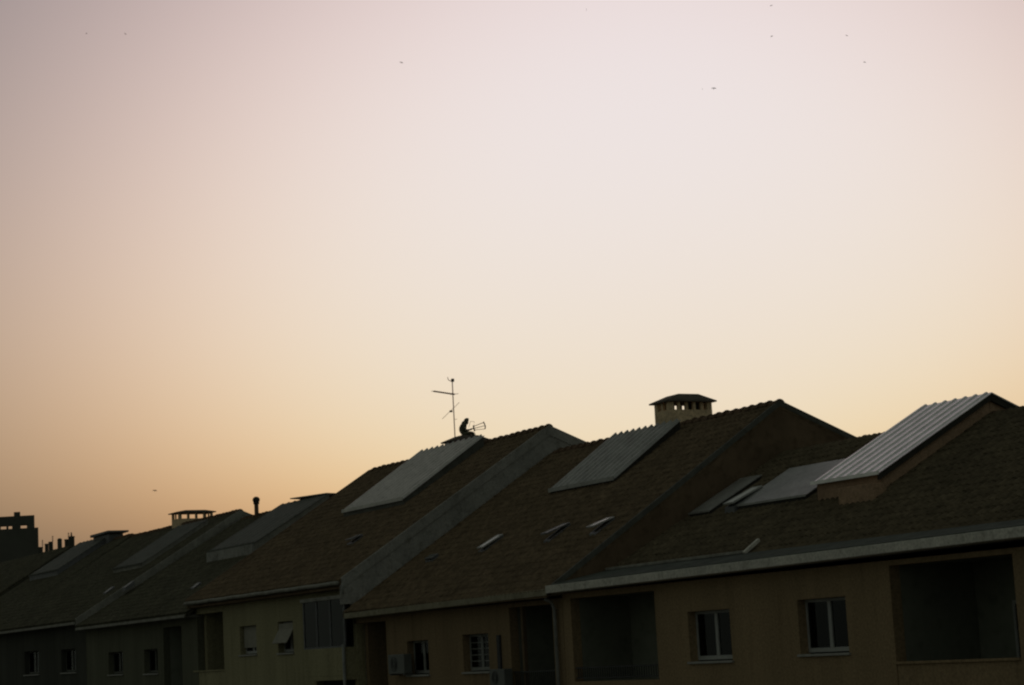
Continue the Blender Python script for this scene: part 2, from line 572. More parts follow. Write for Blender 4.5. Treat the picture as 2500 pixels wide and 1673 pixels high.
    def loggia(s, h, depth=1.7, y=YF, parapet=None, rail=None, door=True):
        """recess behind an opening: ceiling, floor, sides, back with a glazed door"""
        a, c, d, e = h
        y0, y1 = y + .3, y + .3 + depth
        b = MB()
        b.box(a - .2, c + .2, y1, y1 + .15, d - .15, e + .12)
        b.box(a - .2, a - .002, y0 + .004, y1, d - .15, e + .12)
        b.box(c + .002, c + .2, y0 + .004, y1, d - .15, e + .12)
        b.box(a, c, y0 + .004, y1, e + .004, e + .12)
        b.box(a, c, y0 + .004, y1, d - .15, d - .004)
        lo = b.build('loggia', M['recess'], s.root)
        if door:
            xm = a + (c - a) * .5
            w = min(1.5, (c - a) * .5)
            b = MB()
            z1 = min(e - .25, d + 2.15)
            for x in (xm - w / 2, xm, xm + w / 2):
                b.box(x - .04, x + .04, y1 - .06, y1 - .002, d, z1)
            b.box(xm - w / 2 + .04, xm + w / 2 - .04, y1 - .058, y1 - .004, z1 - .09, z1 - .002)
            b.build('balcony_door', M['pvc'], lo)
            b = MB()
            b.box(xm - w / 2 + .04, xm + w / 2 - .04, y1 - .03, y1 - .022, d, z1 - .09)
            b.build('pane', M['glass'], lo)
        if parapet:
            b = MB()
            b.box(a + .003, c - .003, y + .02, y + .17, d, parapet)
            b.box(a + .003, c - .003, y - .03, y + .2, parapet + .001, parapet + .06)
            b.build('parapet', s.wall, s.root, bevel=.01)
        if rail:
            b = MB()
            b.box(a + .003, c - .003, y + .05, y + .09, rail - .04, rail)
            b.box(a + .003, c - .003, y + .055, y + .085, d + .08, d + .11)
            n = int((c - a) / .12)
            for i in range(1, n):
                x = a + (c - a) * i / n
                b.box(x - .009, x + .009, y + .062, y + .08, d + .11, rail - .04)
            b.build('railing', M['dark'], s.root)
        return lo

    def slab(s, name, mtl, xa, xb, ya, yb, za0, za1, th, zb=None, bevel=.012):
        """eave slab / fascia whose soffit runs from za0 at xa to za1 at xb"""
        zb0 = za0 if zb is None else zb
        zb1 = za1 if zb is None else zb
        b = MB()
        b.hexa([(xa, ya, za0), (xb, ya, za1), (xb, yb, zb1), (xa, yb, zb0), (xa, ya, za0 + th), (xb, ya, za1 + th), (xb, yb, zb1 + th), (xa, yb, zb0 + th)])
        return b.build(name, mtl, s.root, bevel=bevel)

    def panel(s, name, xa, xb, ya, yb, h, ribs, mtl, side, rib_h=.035, over=.08, h_top=None, front_z=None):
        """raised roof light box: side skirt with a ribbed sheet on top, following the slope"""
        h_top = h if h_top is None else h_top

        def top(y):
            return s.zat(y) + h + (h_top - h) * (y - ya) / (yb - ya)
        b = MB()
        b.hexa([(xa, ya, s.zat(ya) - .1), (xb, ya, s.zat(ya) - .1), (xb, yb, s.zat(yb) - .1), (xa, yb, s.zat(yb) - .1),
                (xa, ya, top(ya) - .03), (xb, ya, top(ya) - .03), (xb, yb, top(yb) - .03), (xa, yb, top(yb) - .03)])
        box = b.build(name, side, s.root)
        X0, X1, Y0, Y1 = xa - over, xb + over, ya - over, yb + over * .3
        n = ribs * 6
        vs_, fs = [], []
        for y in (Y0, Y1):
            for i in range(n + 1):
                f = (i % 6)
                hh = rib_h if f in (2, 3) else 0.0
                if i == n:
                    hh = 0.0
                vs_.append((X0 + (X1 - X0) * (i + (.25 if f in (1,) else -.25 if f == 4 else 0)) / n, y, top(y) + hh))
        m2 = len(vs_)
        for y in (Y0, Y1):
            for i in range(n + 1):
                q = vs_[i if y == Y0 else n + 1 + i]
                vs_.append((q[0], q[1], q[2] - .025))
        for i in range(n):
            fs.append((i, i + 1, n + 2 + i, n + 1 + i))
            fs.append((m2 + n + 1 + i, m2 + n + 2 + i, m2 + i + 1, m2 + i))
            fs.append((m2 + i, m2 + i + 1, i + 1, i))
            fs.append((n + 1 + i, n + 2 + i, m2 + n + 2 + i, m2 + n + 1 + i))
        fs.append((0, n + 1, m2 + n + 1, m2))
        fs.append((n, m2 + n, m2 + 2 * n + 1, 2 * n + 1))
        b = MB()
        b.add(vs_, fs)
        sh = b.build('metal_sheet', mtl, box)
        b = MB()          # straight closing strip over the rib ends
        b.box(X0 + .002, X1 - .002, Y0 - .02, Y0 - .004, top(Y0) - .045, top(Y0) + rib_h + .012)
        b.build('edge_strip', mtl, box)
        return box, top

    def roof_window(s, top_px, low_px, wid=.42, h=.1, pane='pale_pane', frame='pvc'):
        """roof window with its sash tilted open: kerb on the slope, frame and glass swung up"""
        t = s.on(*top_px, h)
        l = at(*low_px, X=t.x)
        d = (l - t)
        L = min(1.2, d.length)
        d = d.normalized()
        x0, x1 = t.x - wid / 2, t.x + wid / 2
        b = MB()
        yb = t.y - L * math.cos(math.atan(s.m))
        for xa, xb, ya, yc in ((x0, x0 + .05, yb, t.y), (x1 - .05, x1, yb, t.y), (x0 + .05, x1 - .05, yb, yb + .06), (x0 + .05, x1 - .05, t.y - .06, t.y)):
            b.hexa([(xa, ya, s.zat(ya) - .05), (xb, ya, s.zat(ya) - .05), (xb, yc, s.zat(yc) - .05), (xa, yc, s.zat(yc) - .05),
                    (xa, ya, s.zat(ya) + h), (xb, ya, s.zat(ya) + h), (xb, yc, s.zat(yc) + h), (xa, yc, s.zat(yc) + h)])
        k = b.build('roof_window', M['flash'], s.root)
        up = Vector((1, 0, 0)).cross(d)
        if up.z < 0:
            up = -up
        t2 = t + up * .03
        b = MB()
        for off in (x0 - t.x + .03, x1 - t.x - .03):
            o = Vector((off, 0, 0))
            b.beam(t2 + o, t2 + o + d * L, .06, .045, up)
        for q in (.0, 1.0):
            c = t2 + d * (L * q + (.03 if q == 0 else -.03))
            b.beam(c + Vector((x0 - t.x + .062, 0, 0)), c + Vector((x1 - t.x - .062, 0, 0)), .06, .043, up)
        b.build('sash', M[frame], k)
        b = MB()
        c = t2 + up * .004
        e = Vector((wid / 2 - .05, 0, 0))
        f = up * .008
        b.hexa([c + d * (L - .04) - e, c + d * (L - .04) + e, c + d * .04 + e, c + d * .04 - e,
                c + d * (L - .04) - e + f, c + d * (L - .04) + e + f, c + d * .04 + e + f, c + d * .04 - e + f])
        b.build('pane', M[pane], k)
        return k

    def chimney(s, xa, xb, ya, yb, zt, zs0, zs1, nx, ny, cap_h, over=.1, ridge_f=.35, pil=.07, corner=.13, mtl=None):
        """block chimney: solid stack, slotted head, hipped cap"""
        mtl = mtl or M['chim']
        b = MB()
        b.box(xa, xb, ya, yb, s.zat(min(ya, yb)) - .6, zs0)
        for i in (0, 1):
            for j in (0, 1):
                x = xa if i == 0 else xb - corner
                y = ya if j == 0 else yb - corner
                b.box(x + .002, x + corner - .002, y + .002, y + corner - .002, zs0, zs1)
        for k in range(1, ny):
            yc = ya + corner / 2 + (yb - ya - corner) * k / ny
            for x in (xa + .004, xb - pil - .004):
                b.box(x, x + pil, yc - pil / 2, yc + pil / 2, zs0, zs1)
        for k in range(1, nx):
            xc = xa + corner / 2 + (xb - xa - corner) * k / nx
            for y in (ya + .004, yb - pil - .004):
                b.box(xc - pil / 2, xc + pil / 2, y, y + pil, zs0, zs1)
        c = b.build('chimney', mtl, s.root)
        b = MB()
        X0, X1, Y0, Y1 = xa - over, xb + over, ya - over, yb + over
        xm = (xa + xb) / 2
        lx, ly = (X1 - X0) * (.5 - ridge_f * .6), (Y1 - Y0) * ridge_f
        rim = .05
        b.hexa([(X0, Y0, zs1), (X1, Y0, zs1), (X1, Y1, zs1), (X0, Y1, zs1), (X0, Y0, zs1 + rim), (X1, Y0, zs1 + rim), (X1, Y1, zs1 + rim), (X0, Y1, zs1 + rim)])
        q = .004
        b.add([(X0 + q, Y0 + q, zs1 + rim), (X1 - q, Y0 + q, zs1 + rim), (X1 - q, Y1 - q, zs1 + rim), (X0 + q, Y1 - q, zs1 + rim),
               (xm - lx, Y0 + ly, zs1 + rim + cap_h), (xm + lx, Y0 + ly, zs1 + rim + cap_h), (xm + lx, Y1 - ly, zs1 + rim + cap_h), (xm - lx, Y1 - ly, zs1 + rim + cap_h)],
              [(4, 5, 6, 7), (0, 1, 5, 4), (1, 2, 6, 5), (2, 3, 7, 6), (3, 0, 4, 7)])
        b.build('cap', M['flash'] if mtl is None else M['capm'], c)
        return c


M['capm'] = mat('weathered_cap', (0.14, 0.12, 0.1), 0.92, var=0.3, scale=3.0, stain=0.5, bump=.3, spec=.1)

# shared ridge tile: half barrel, wide at one end, lapping its neighbour
rt = MB()
vs_, fs = [], []
for q, (x, r) in enumerate(((-.28, .11), (.2, .165), (.28, .19))):
    for k in range(9):
        a = math.pi * (k / 8 * 1.1 - .05)
        vs_.append((x, -math.cos(a) * r * 1.05, math.sin(a) * r * .85))
for q in range(2):
    for k in range(8):
        fs.append((q * 9 + k, (q + 1) * 9 + k, (q + 1) * 9 + k + 1, q * 9 + k + 1))
fs.append(tuple(range(18, 27)))
fs.append(tuple(reversed(range(9))))
RIDGE = bpy.data.meshes.new('ridge_tile')
RIDGE.from_pydata(vs_, [], fs)
RIDGE.materials.append(M['ridge'])
for p in RIDGE.polygons:
    p.use_smooth = len(p.vertices) == 4


def fx(x, y, Y=YF):
    return at(x, y, Y=Y).x


def hole(xl, xr, yt, yb, Y=YF):
    """opening in a front wall: left/right pixels, top/bottom pixels read at its middle"""
    xm = (xl + xr) / 2
    ym = (yt + yb) / 2
    return (fx(xl, ym, Y), fx(xr, ym, Y), at(xm, yb, Y=Y).z, at(xm, yt, Y=Y).z)


# ------------------------------------------------------------------ house 0: nearest, at the right
XA, XB, XC, XD, XE, XF_ = -52.4, -67.2, -83.8, -100.0, -118.0, -130.0
h0 = House(XA, -18.0, 5.78 - math.tan(math.radians(28)) * (YR - 31.5), 5.78,
           'nearest ochre house at the right with a ribbed metal dormer roof and two white windows', M['ochre'], M['ochre'], ye=31.5)
h0.gables()
h0.roof(tm='tile_near')
h0.ridge_tiles(RIDGE)
for o in [c for c in h0.roof_o.children if c.name.startswith('ridge_tile')]:
    o.location.z -= .1
w0a = hole(1682, 1785, 1490, 1620)
w0b = hole(1950, 2069, 1460, 1602)
l0a = hole(1397, 1603, 1440, 1662)
l0b = hole(2181, 2486, 1370, 1680)
ztop0 = 1.62
l0a = (l0a[0], l0a[1], l0a[2], 1.45)
l0b = (l0b[0], l0b[1], l0b[2] - .3, 1.5)
h0.front(ztop0, [w0a, w0b, l0a, l0b])
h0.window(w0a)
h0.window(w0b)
h0.loggia(l0a, rail=at(1500, 1626, Y=YF).z)
h0.loggia(l0b, parapet=at(2330, 1618, Y=YF).z, depth=2.2)
h0.slab('eave_slab', M['conc'], XA + .004, -18, 29.35, 30.4, 1.64, 1.90, .22)
b = MB()
b.hexa([(XA + .02, 29.55, 1.8), (-18.1, 29.55, 2.06), (-18.1, 31.5, 2.2), (XA + .02, 31.5, 2.2), (XA + .02, 29.55, 1.9), (-18.1, 29.55, 2.16), (-18.1, 31.5, 2.36), (XA + .02, 31.5, 2.26)])
b.build('felt_deck', M['deck'], h0.root)
h0.slab('gutter_kerb', M['oldgrey'], XA + .1, -45.2, 31.36, 31.46, 2.24, 2.27, .08)
b = MB()
b.beam((-45.15, 31.4, 2.28), (-45.15, 31.9, 2.62), .1, .08)
b.build('kerb_end', M['conc'], h0.root)
# metal roofed dormer
d0, dtop = h0.panel('dormer', -45.4, -42.65, 34.15, 38.1, .58, 7, M['metal'], M['rust'], rib_h=.038, over=.12)
dr = dtop(38.1)
b = MB()     # its far half, behind the ridge
b.hexa([(-45.4, 38.12, 5.4), (-42.65, 38.12, 5.4), (-42.65, 41.2, 3.8), (-45.4, 41.2, 3.8),
        (-45.4, 38.12, dr - .05), (-42.65, 38.12, dr - .05), (-42.65, 41.2, dr - 1.28), (-45.4, 41.2, dr - 1.28)])
b.build('dormer_rear', M['rust'], d0)
b = MB()
b.hexa([(-45.52, 38.14, dr - .035), (-42.53, 38.14, dr - .035), (-42.53, 41.35, dr - 1.325), (-45.52, 41.35, dr - 1.325),
        (-45.52, 38.14, dr + .01), (-42.53, 38.14, dr + .01), (-42.53, 41.35, dr - 1.28), (-45.52, 41.35, dr - 1.28)])
b.build('rear_sheet', M['metal2'], d0)
b = MB()     # strip coloured dark for the shadow under the sheet's verge
za, zb = dtop(34.05) - .03, dtop(38.1) - .03
b.hexa([(-42.645, 34.05, za - .17), (-42.56, 34.05, za - .17), (-42.56, 38.1, zb - .17), (-42.645, 38.1, zb - .17),
        (-42.645, 34.05, za), (-42.56, 34.05, za), (-42.56, 38.1, zb), (-42.645, 38.1, zb)])
b.hexa([(-42.645, 38.1, zb - .17), (-42.56, 38.1, zb - .17), (-42.56, 41.3, zb - 1.45), (-42.645, 41.3, zb - 1.45),
        (-42.645, 38.1, zb), (-42.56, 38.1, zb), (-42.56, 41.3, zb - 1.28), (-42.645, 41.3, zb - 1.28)])
b.build('verge_shadow_strip', M['shade'], d0)
b = MB()     # brown front and its return block
b.box(-43.9, -42.4, 33.7, 34.14, h0.zat(33.7) - .3, h0.zat(34.14) + .24)
b.build('dormer_front_block', M['rust'], d0, bevel=.01)
# grey sheets left of it
h0.panel('roof_hatch', -52.1, -51.0, 34.35, 36.3, .16, 1, M['metal2'], M['shade'], rib_h=.004, over=.03)
h0.panel('roof_hatch', -49.6, -46.2, 34.35, 36.35, .18, 1, M['metal2'], M['shade'], rib_h=.004, over=.03)
h0.roof_window((1850, 1191), (1768, 1238), wid=.5, h=.2)

# ------------------------------------------------------------------ house 1: the big slotted chimney
h1 = House(XB, XA, 1.7, 7.34, 'ochre house with the large slotted chimney and a ribbed panel set in its brown roof', M['amber'], M['brown'])
h1.gables()
h1.roof()
h1.ridge_tiles(RIDGE, gaps=((-59.6, -58.2),))
h1.verge(XA - .02, M['metal3'], w=.06)
w1a = hole(995, 1047, 1564, 1652)
w1b = hole(1131, 1194, 1548, 1645)
l1a = hole(868, 945, 1510, 1690)
l1b = hole(1247, 1353, 1480, 1690)
l1a = (l1a[0], l1a[1], l1a[2], 1.3)
l1b = (l1b[0], l1b[1], l1b[2], 1.35)
h1.front(1.5, [w1a, w1b, l1a, l1b])
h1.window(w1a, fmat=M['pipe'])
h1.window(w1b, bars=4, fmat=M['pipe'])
h1.loggia(l1a)
h1.loggia(l1b, rail=at(1300, 1638, Y=YF).z)
h1.slab('eave_slab', M['fascia'], XB + .15, XA - .004, 29.37, 30.3, 1.48, 1.58, .19)
b = MB()
q = at(1283, 1560, Y=YF + .2)
b.box(q.x - .06, q.x + .06, YF + .1, YF + .22, l1b[2] + .01, 1.35)
b.build('post', M['brown'], h1.root)
b = MB()
q = at(1357, 1575, Y=YF - .12)
b.tube([(q.x, YF - .1, GROUND + .1), (q.x, YF - .1, 1.2), (q.x, YF - .2, 1.4), (q.x, YE + .1, 1.5)], .055)
b.build('downpipe', M['pipe'], h1.root)
b = MB()
q = at(1218, 1590, Y=YF - .05)
b.box(q.x - .09, q.x + .09, YF - .07, YF + .01, -1.0, .55)
b.build('cable_duct', M['dark'], h1.root)
h1.panel('roof_light', -61.8, -57.5, 35.05, 37.75, .17, 11, M['metal2'], M['shade'], rib_h=.075, over=.05, h_top=.36)
ch1 = h1.chimney(-59.35, -58.4, 37.95, 39.7, 8.3, 7.9, 8.17, 2, 5, .24, over=.13, ridge_f=.3, pil=.1, corner=.19)
b = MB()
b.box(-59.1, -58.65, 39.05, 39.45, 7.8, 8.16)
b.build('flue', M['dimmed'], ch1)
h1.roof_window((1222, 1308), (1172, 1340))
h1.roof_window((1385, 1280), (1328, 1306), pane='metal2', frame='flash')
h1.roof_window((1492, 1266), (1440, 1289))
h1.roof_window((1062, 1356), (1046, 1366), wid=.6, pane='metal3', frame='flash')

# ------------------------------------------------------------------ house 2: grey gable strip, mast on the roof
h2 = House(XC, XB, 2.85, 8.35, 'pale house with a grey gable strip, glazed balcony and ribbed panel under the antenna', M['pale'], M['grey'])
h2.gables()
h2.roof()
h2.ridge_tiles(RIDGE, gaps=((-75.8, -74.7),))
h2.verge(XB - .03, M['grey'], w=.1, h=.3)
h2.verge(XC + .06, M['ridge'], w=.1)
w2a = hole(586, 626, 1528, 1602)
w2b = hole(679, 716, 1517, 1598)
l2a = hole(472, 547, 1500, 1690)
l2b = hole(770, 845, 1480, 1690)
l2a = (l2a[0], l2a[1], l2a[2], 2.3)
l2b = (l2b[0], XB - .3, -1.9, 2.2)
h2.front(2.66, [w2a, w2b, l2a, l2b])
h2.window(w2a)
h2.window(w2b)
h2.loggia(l2a, parapet=at(510, 1640, Y=YF).z)
h2.loggia(l2b, door=False)
b = MB()      # lowered roller blinds
b.box(w2a[0] + .06, w2a[1] - .02, YF + .16, YF + .19, w2a[2] + .33, w2a[3] - .02)
b.build('roller_blind', M['blind'], h2.root)
b = MB()      # one pushed out on its arms
xa, xb = w2b[0] + .03, w2b[1] - .03
zm = w2b[2] + (w2b[3] - w2b[2]) * .42
b.hexa([(xa, YF - .26, zm - .1), (xb, YF - .26, zm - .1), (xb, YF + .03, zm + .4), (xa, YF + .03, zm + .4),
        (xa, YF - .28, zm - .08), (xb, YF - .28, zm - .08), (xb, YF + .03, zm + .44), (xa, YF + .03, zm + .44)])
b.box(xa, xb, YF + .03, YF + .06, zm + .42, w2b[3] - .08)
b.build('awning_blind', M['blind'], h2.root)
# glazed balcony with three blinds
ex0, ex1 = l2b[0] - .05, XB - .08
ey = YF - .45
pz = at(800, 1583, Y=ey).z
b = MB()
b.box(ex0, ex1, ey, ey + .12, pz - 1.0, pz)
b.box(ex0, ex0 + .12, ey + .12, YF, pz - 1.0, pz)
b.box(ex1 - .12, ex1, ey + .12, YF, pz - 1.0, pz)
b.box(ex0, ex1, ey, YF - .004, pz - 1.15, pz - 1.002)
b.build('balcony_parapet', M['pale'], h2.root, bevel=.01)
b = MB()
zt = at(800, 1462, Y=ey).z
b.box(ex0 - .05, ex1 + .03, ey - .06, YF + .02, zt - .05, zt + .08)
b.build('balcony_roof', M['oldgrey'], h2.root, bevel=.01)
b = MB()
for k in range(4):
    x = ex0 + (ex1 - ex0 - .08) * k / 3
    b.box(x, x + .08, ey + .02, ey + .08, pz + .002, zt - .052)
b.box(ex0 + .08, ex1 - .08, ey + .022, ey + .078, pz + .002, pz + .06)
gl = b.build('balcony_glazing', M['flash'], h2.root)
for k in range(3):
    xa = ex0 + (ex1 - ex0 - .08) * k / 3 + .08
    xb = ex0 + (ex1 - ex0 - .08) * (k + 1) / 3
    b = MB()
    b.box(xa, xb, ey + .045, ey + .053, pz + .06, zt - .052)
    b.build('pane', M['glass'], gl)
    b = MB()
    b.box(xa + .01, xb - .01, ey + .09, ey + .11, pz + (.34, .12, .34)[k], zt - .06)
    b.build('blind', M['blind'], gl)
# gutter along the eave
b = MB()
n = 40
for i in range(n):
    pass
b.tube([(XC + .1 + (XB - XC - .3) * i / 24, YE - .06, 2.76 + .008 * math.sin(i * 1.7)) for i in range(25)], .075, n=8)
b.build('gutter', M['oldgrey'], h2.root)
b = MB()
b.hexa([(XB - .26, YE + .02, 2.0), (XB - .003, YE + .02, 2.0), (XB - .003, YF + .3, 2.0), (XB - .26, YF + .3, 2.0),
        (XB - .26, YE + .02, h2.zat(YE) - .1), (XB - .003, YE + .02, h2.zat(YE) - .1), (XB - .003, YF + .3, h2.zat(YF + .3) - .1), (XB - .26, YF + .3, h2.zat(YF + .3) - .1)])
b.build('eave_return', M['grey'], h2.root)
h2.slab('soffit', M['brown'], XC + .02, XB - .02, YE + .06, YF + .3, 2.56, 2.56, .1)
b = MB()
q = at(838, 1465, Y=YE - .05)
b.tube([(q.x, YE - .06, 2.75), (q.x, YE - .06, zt + .08)], .05)
b.build('downpipe', M['pipe'], h2.root)
b = MB()
q = at(856, 1620, Y=YF - .46)
b.tube([(XB - .04, YF - .52, GROUND + .1), (XB - .04, YF - .52, pz + .1)], .06)
b.build('downpipe', M['pipe'], h2.root)
h2.panel('roof_light', -77.7, -71.9, 34.2, 37.85, .28, 12, M['metalw'], M['metal3'], rib_h=.08, over=.05, h_top=.45)
c2 = h2.chimney(-75.65, -74.85, 37.98, 39.65, 8.9, 8.58, 8.7, 2, 4, .22, over=.12, ridge_f=.3)
for px_t, px_l in (((880, 1308), (850, 1320)),):
    h2.roof_window(px_t, px_l, wid=.5, pane='metal3', frame='flash')

# ------------------------------------------------------------------ house 3: vent pipe and raised lights
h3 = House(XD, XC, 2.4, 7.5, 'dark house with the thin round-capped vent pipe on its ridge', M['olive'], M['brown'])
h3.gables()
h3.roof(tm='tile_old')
h3.ridge_tiles(RIDGE)
w3a = hole(265, 300, 1592, 1650)
w3b = hole(352, 385, 1585, 1648)
l3a = hole(400, 445, 1545, 1680)
l3a = (l3a[0], l3a[1], l3a[2], 1.9)
h3.front(2.2, [w3a, w3b, l3a])
h3.window(w3a, fmat=M['metal3'])
h3.window(w3b, fmat=M['metal3'])
h3.loggia(l3a)
h3.slab('eave_slab', M['oldgrey'], XD + .02, XC - .1, 29.35, 30.3, 2.2, 2.2, .12)
h3.panel('roof_light', -93.2, -87.2, 33.95, 37.7, .5, 8, M['metal3'], M['oldgrey'], rib_h=.03, over=.05)
b = MB()    # pale front board of the raised light
b.box(-93.2, -87.2, 33.82, 33.94, h3.zat(33.82) - .1, h3.zat(33.94) + .42)
b.build('front_board', M['grey'], h3.root)
b = MB()    # lid propped open above the ridge
pa, pb, pc, pd = at(708, 1219, Y=37.6), at(797, 1206, Y=37.6), at(800, 1213, Y=38.8), at(730, 1222, Y=38.8)
b.hexa([pa, pb, Vector((pb.x, 38.9, pb.z - .05)), Vector((pa.x, 38.9, pa.z - .05)), pa + Vector((0, 0, .05)), pb + Vector((0, 0, .05)), Vector((pb.x, 38.9, pb.z)), Vector((pa.x, 38.9, pa.z))])
b.build('propped_lid', M['flash'], h3.root)
b = MB()
b.box(pb.x - 3.2, pb.x - .05, 38.0, 38.7, 7.3, pb.z - .12)
b.build('lid_kerb', M['flash'], h3.root)
b = MB()
q = at(627, 1268, Y=38.0)
t = at(624, 1226, Y=38.0)
b.tube([(q.x, 38.0, q.z - .4), (q.x, 38.0, t.z)], .11, n=12)
vp = b.build('vent_pipe', M['ridge'], h3.root)
b = MB()
b.ball((q.x, 38.0, t.z + .1), .19, .19, .17)
b.tube([(q.x, 38.0, t.z - .12), (q.x, 38.0, t.z)], .15, n=12)
b.build('cowl', M['shade'], vp)
h3.roof_window((488, 1424), (470, 1438), wid=.5, pane='metal2', frame='flash')

# ------------------------------------------------------------------ house 4: flat capped slotted chimney
h4 = House(XE, XD, 2.7, 7.95, 'dark house with the low wide slotted chimney left of the vent pipe', M['dimmed'], M['oldgrey'])
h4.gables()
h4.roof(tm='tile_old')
h4.ridge_tiles(RIDGE)
h4.verge(XD - .03, M['oldgrey'], w=.1, h=.3)
h4.front(2.5, [hole(60, 95, 1590, 1650), hole(150, 185, 1585, 1645)])
h4.window(hole(60, 95, 1590, 1650), fmat=M['metal3'])
h4.window(hole(150, 185, 1585, 1645), fmat=M['metal3'])
h4.slab('eave_slab', M['oldgrey'], XE + .02, XD - .1, 29.35, 30.3, 2.5, 2.5, .12)
h4.panel('roof_light', -107.6, -102.7, 33.75, 37.4, .3, 8, M['metal3'], M['oldgrey'], rib_h=.03, over=.05)
q = at(470, 1272, Y=38.8)
h4.chimney(q.x - .9, q.x + .3, 37.9, 39.9, 8.5, 8.3, 8.62, 2, 4, .1, over=.15, ridge_f=.25, mtl=M['chim'])
h4.roof_window((325, 1421), (302, 1438), wid=.5, pane='metal2', frame='flash')
h4.roof_window((277, 1434), (256, 1450), wid=.5, pane='metal2', frame='flash')

# ------------------------------------------------------------------ house 5: end of the row
h5 = House(XF_, XE, 2.7, 8.05, 'farthest dark house at the left end of the tiled row', M['dimmed'], M['dimmed'])
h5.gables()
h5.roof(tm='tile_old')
h5.ridge_tiles(RIDGE)
h5.front(2.5, [])
h5.slab('eave_slab', M['oldgrey'], XF_ + .02, XE - .02, 29.35, 30.3, 2.5, 2.5, .12)
h5.panel('roof_light', -128.2, -122.0, 34.8, 38.0, .4, 8, M['metal3'], M['flash'], rib_h=.03, over=.05)
b = MB()
pa, pb = at(243, 1309, Y=38.2), at(287, 1297, Y=38.2)
b.hexa([(pa.x, 37.6, pa.z - .1), (pb.x, 37.6, pb.z - .05), (pb.x, 38.9, pb.z - .05), (pa.x, 38.9, pa.z - .1),
        (pa.x, 37.6, pa.z + .05), (pb.x, 37.6, pb.z + .05), (pb.x, 38.9, pb.z + .05), (pa.x, 38.9, pa.z + .05)])
b.box(pa.x, pb.x - .5, 37.8, 38.7, 7.8, pa.z - .1)
b.build('propped_lid', M['flash'], h5.root)

# ------------------------------------------------------------------ house 6: only its chimneys rise into view
h6 = House(-160.0, XF_ - .3, 2.9, at(140, 1341, Y=YR).z, 'low dark roof beyond the row beside the tower block, crowded with small chimneys', M['dimmed'], M['dimmed'])
h6.gables()
h6.roof(tm='tile_old')
h6.front(2.6, [])
for px_, yt, wpx, kind in ((99, 1335, 10, 0), (114, 1327, 8, 0), (124, 1322, 9, 0), (146, 1314, 12, 1), (163, 1316, 9, 0), (175, 1308, 13, 2)):
    c = at(px_, 1341, Y=YR)
    t = at(px_, yt, Y=YR)
    hw = wpx / FPX * c.dot(FWD) / 2
    b = MB()
    if kind == 1:      # round pot
        b.tube([(c.x, YR, c.z - .5), (c.x, YR, t.z - hw * .6)], hw * .92, n=14)
    else:
        b.box(c.x - hw * .9, c.x + hw * .9, YR - hw * .9, YR + hw * .9, c.z - .5, t.z - .12)
    ck = b.build('chimney', M['dimmed'], h6.root)
    b = MB()
    if kind == 1:
        b.ball((c.x, YR, t.z - hw * .75), hw, hw, hw * .75)
    elif kind == 2:
        b.box(c.x - hw, c.x + hw, YR - hw, YR + hw, t.z - .12, t.z - .04)
        b.tube([(c.x, YR, t.z - .04), (c.x, YR, t.z + .22)], hw * .35, n=10, r2=hw * .2)
    else:
        b.box(c.x - hw, c.x + hw, YR - hw, YR + hw, t.z - .12, t.z - .02)
    b.build('cap', M['dimmed'], ck)
for px_, yt in ((104, 1318), (129, 1308), (168, 1300)):
    c = at(px_, 1341, Y=YR + .2)
    t = at(px_, yt, Y=YR + .2)
    b = MB()
    b.tube([(c.x, YR + .2, c.z - .3), (c.x, YR + .2, t.z)], .02, n=6)
    for k in range(3):
        b.tube([(c.x - .25, YR + .2, t.z - .08 - k * .13), (c.x + .25, YR + .2, t.z - .08 - k * .13)], .012, n=5)
    b.build('aerial', M['dark'], h6.root)

# ------------------------------------------------------------------ wall-hung units
for (xl, xr, yt, yb), lab in (((948, 987, 1598, 1646), 'boxy outdoor cooling unit left of the narrow two-leaf window'),
                              ((1196, 1232, 1634, 1676), 'boxy outdoor cooling unit below the barred window beside the dark loggia')):
    hh = hole(xl, xr, yt, yb, YF - .35)
    root = empty('air_conditioner', ((hh[0] + hh[1]) / 2, YF - .2, hh[2]), lab, 'air conditioner', 'cooling units on the ochre wall')
    b = MB()
    b.box(hh[0], hh[1], YF - .36, YF - .06, hh[2], hh[3])
    b.build('casing', M['acwhite'], root, bevel=.02)
    b = MB()
    cx, cz = (hh[0] * .62 + hh[1] * .38), (hh[2] + hh[3]) / 2
    rr = (hh[3] - hh[2]) * .36
    for k in range(3):
        pts = [(cx + rr * (1 - k * .3) * math.cos(a * math.pi / 10), YF - .37, cz + rr * (1 - k * .3) * math.sin(a * math.pi / 10)) for a in range(21)]
        b.tube(pts, .008, n=5)
    b.build('fan_grille', M['dark'], root)
    for xx in (hh[0] + .1, hh[1] - .1):
        b = MB()
        b.box(xx - .02, xx + .02, YF - .34, YF - .003, hh[2] - .045, hh[2] - .002)
        b.build('bracket', M['flash'], root)

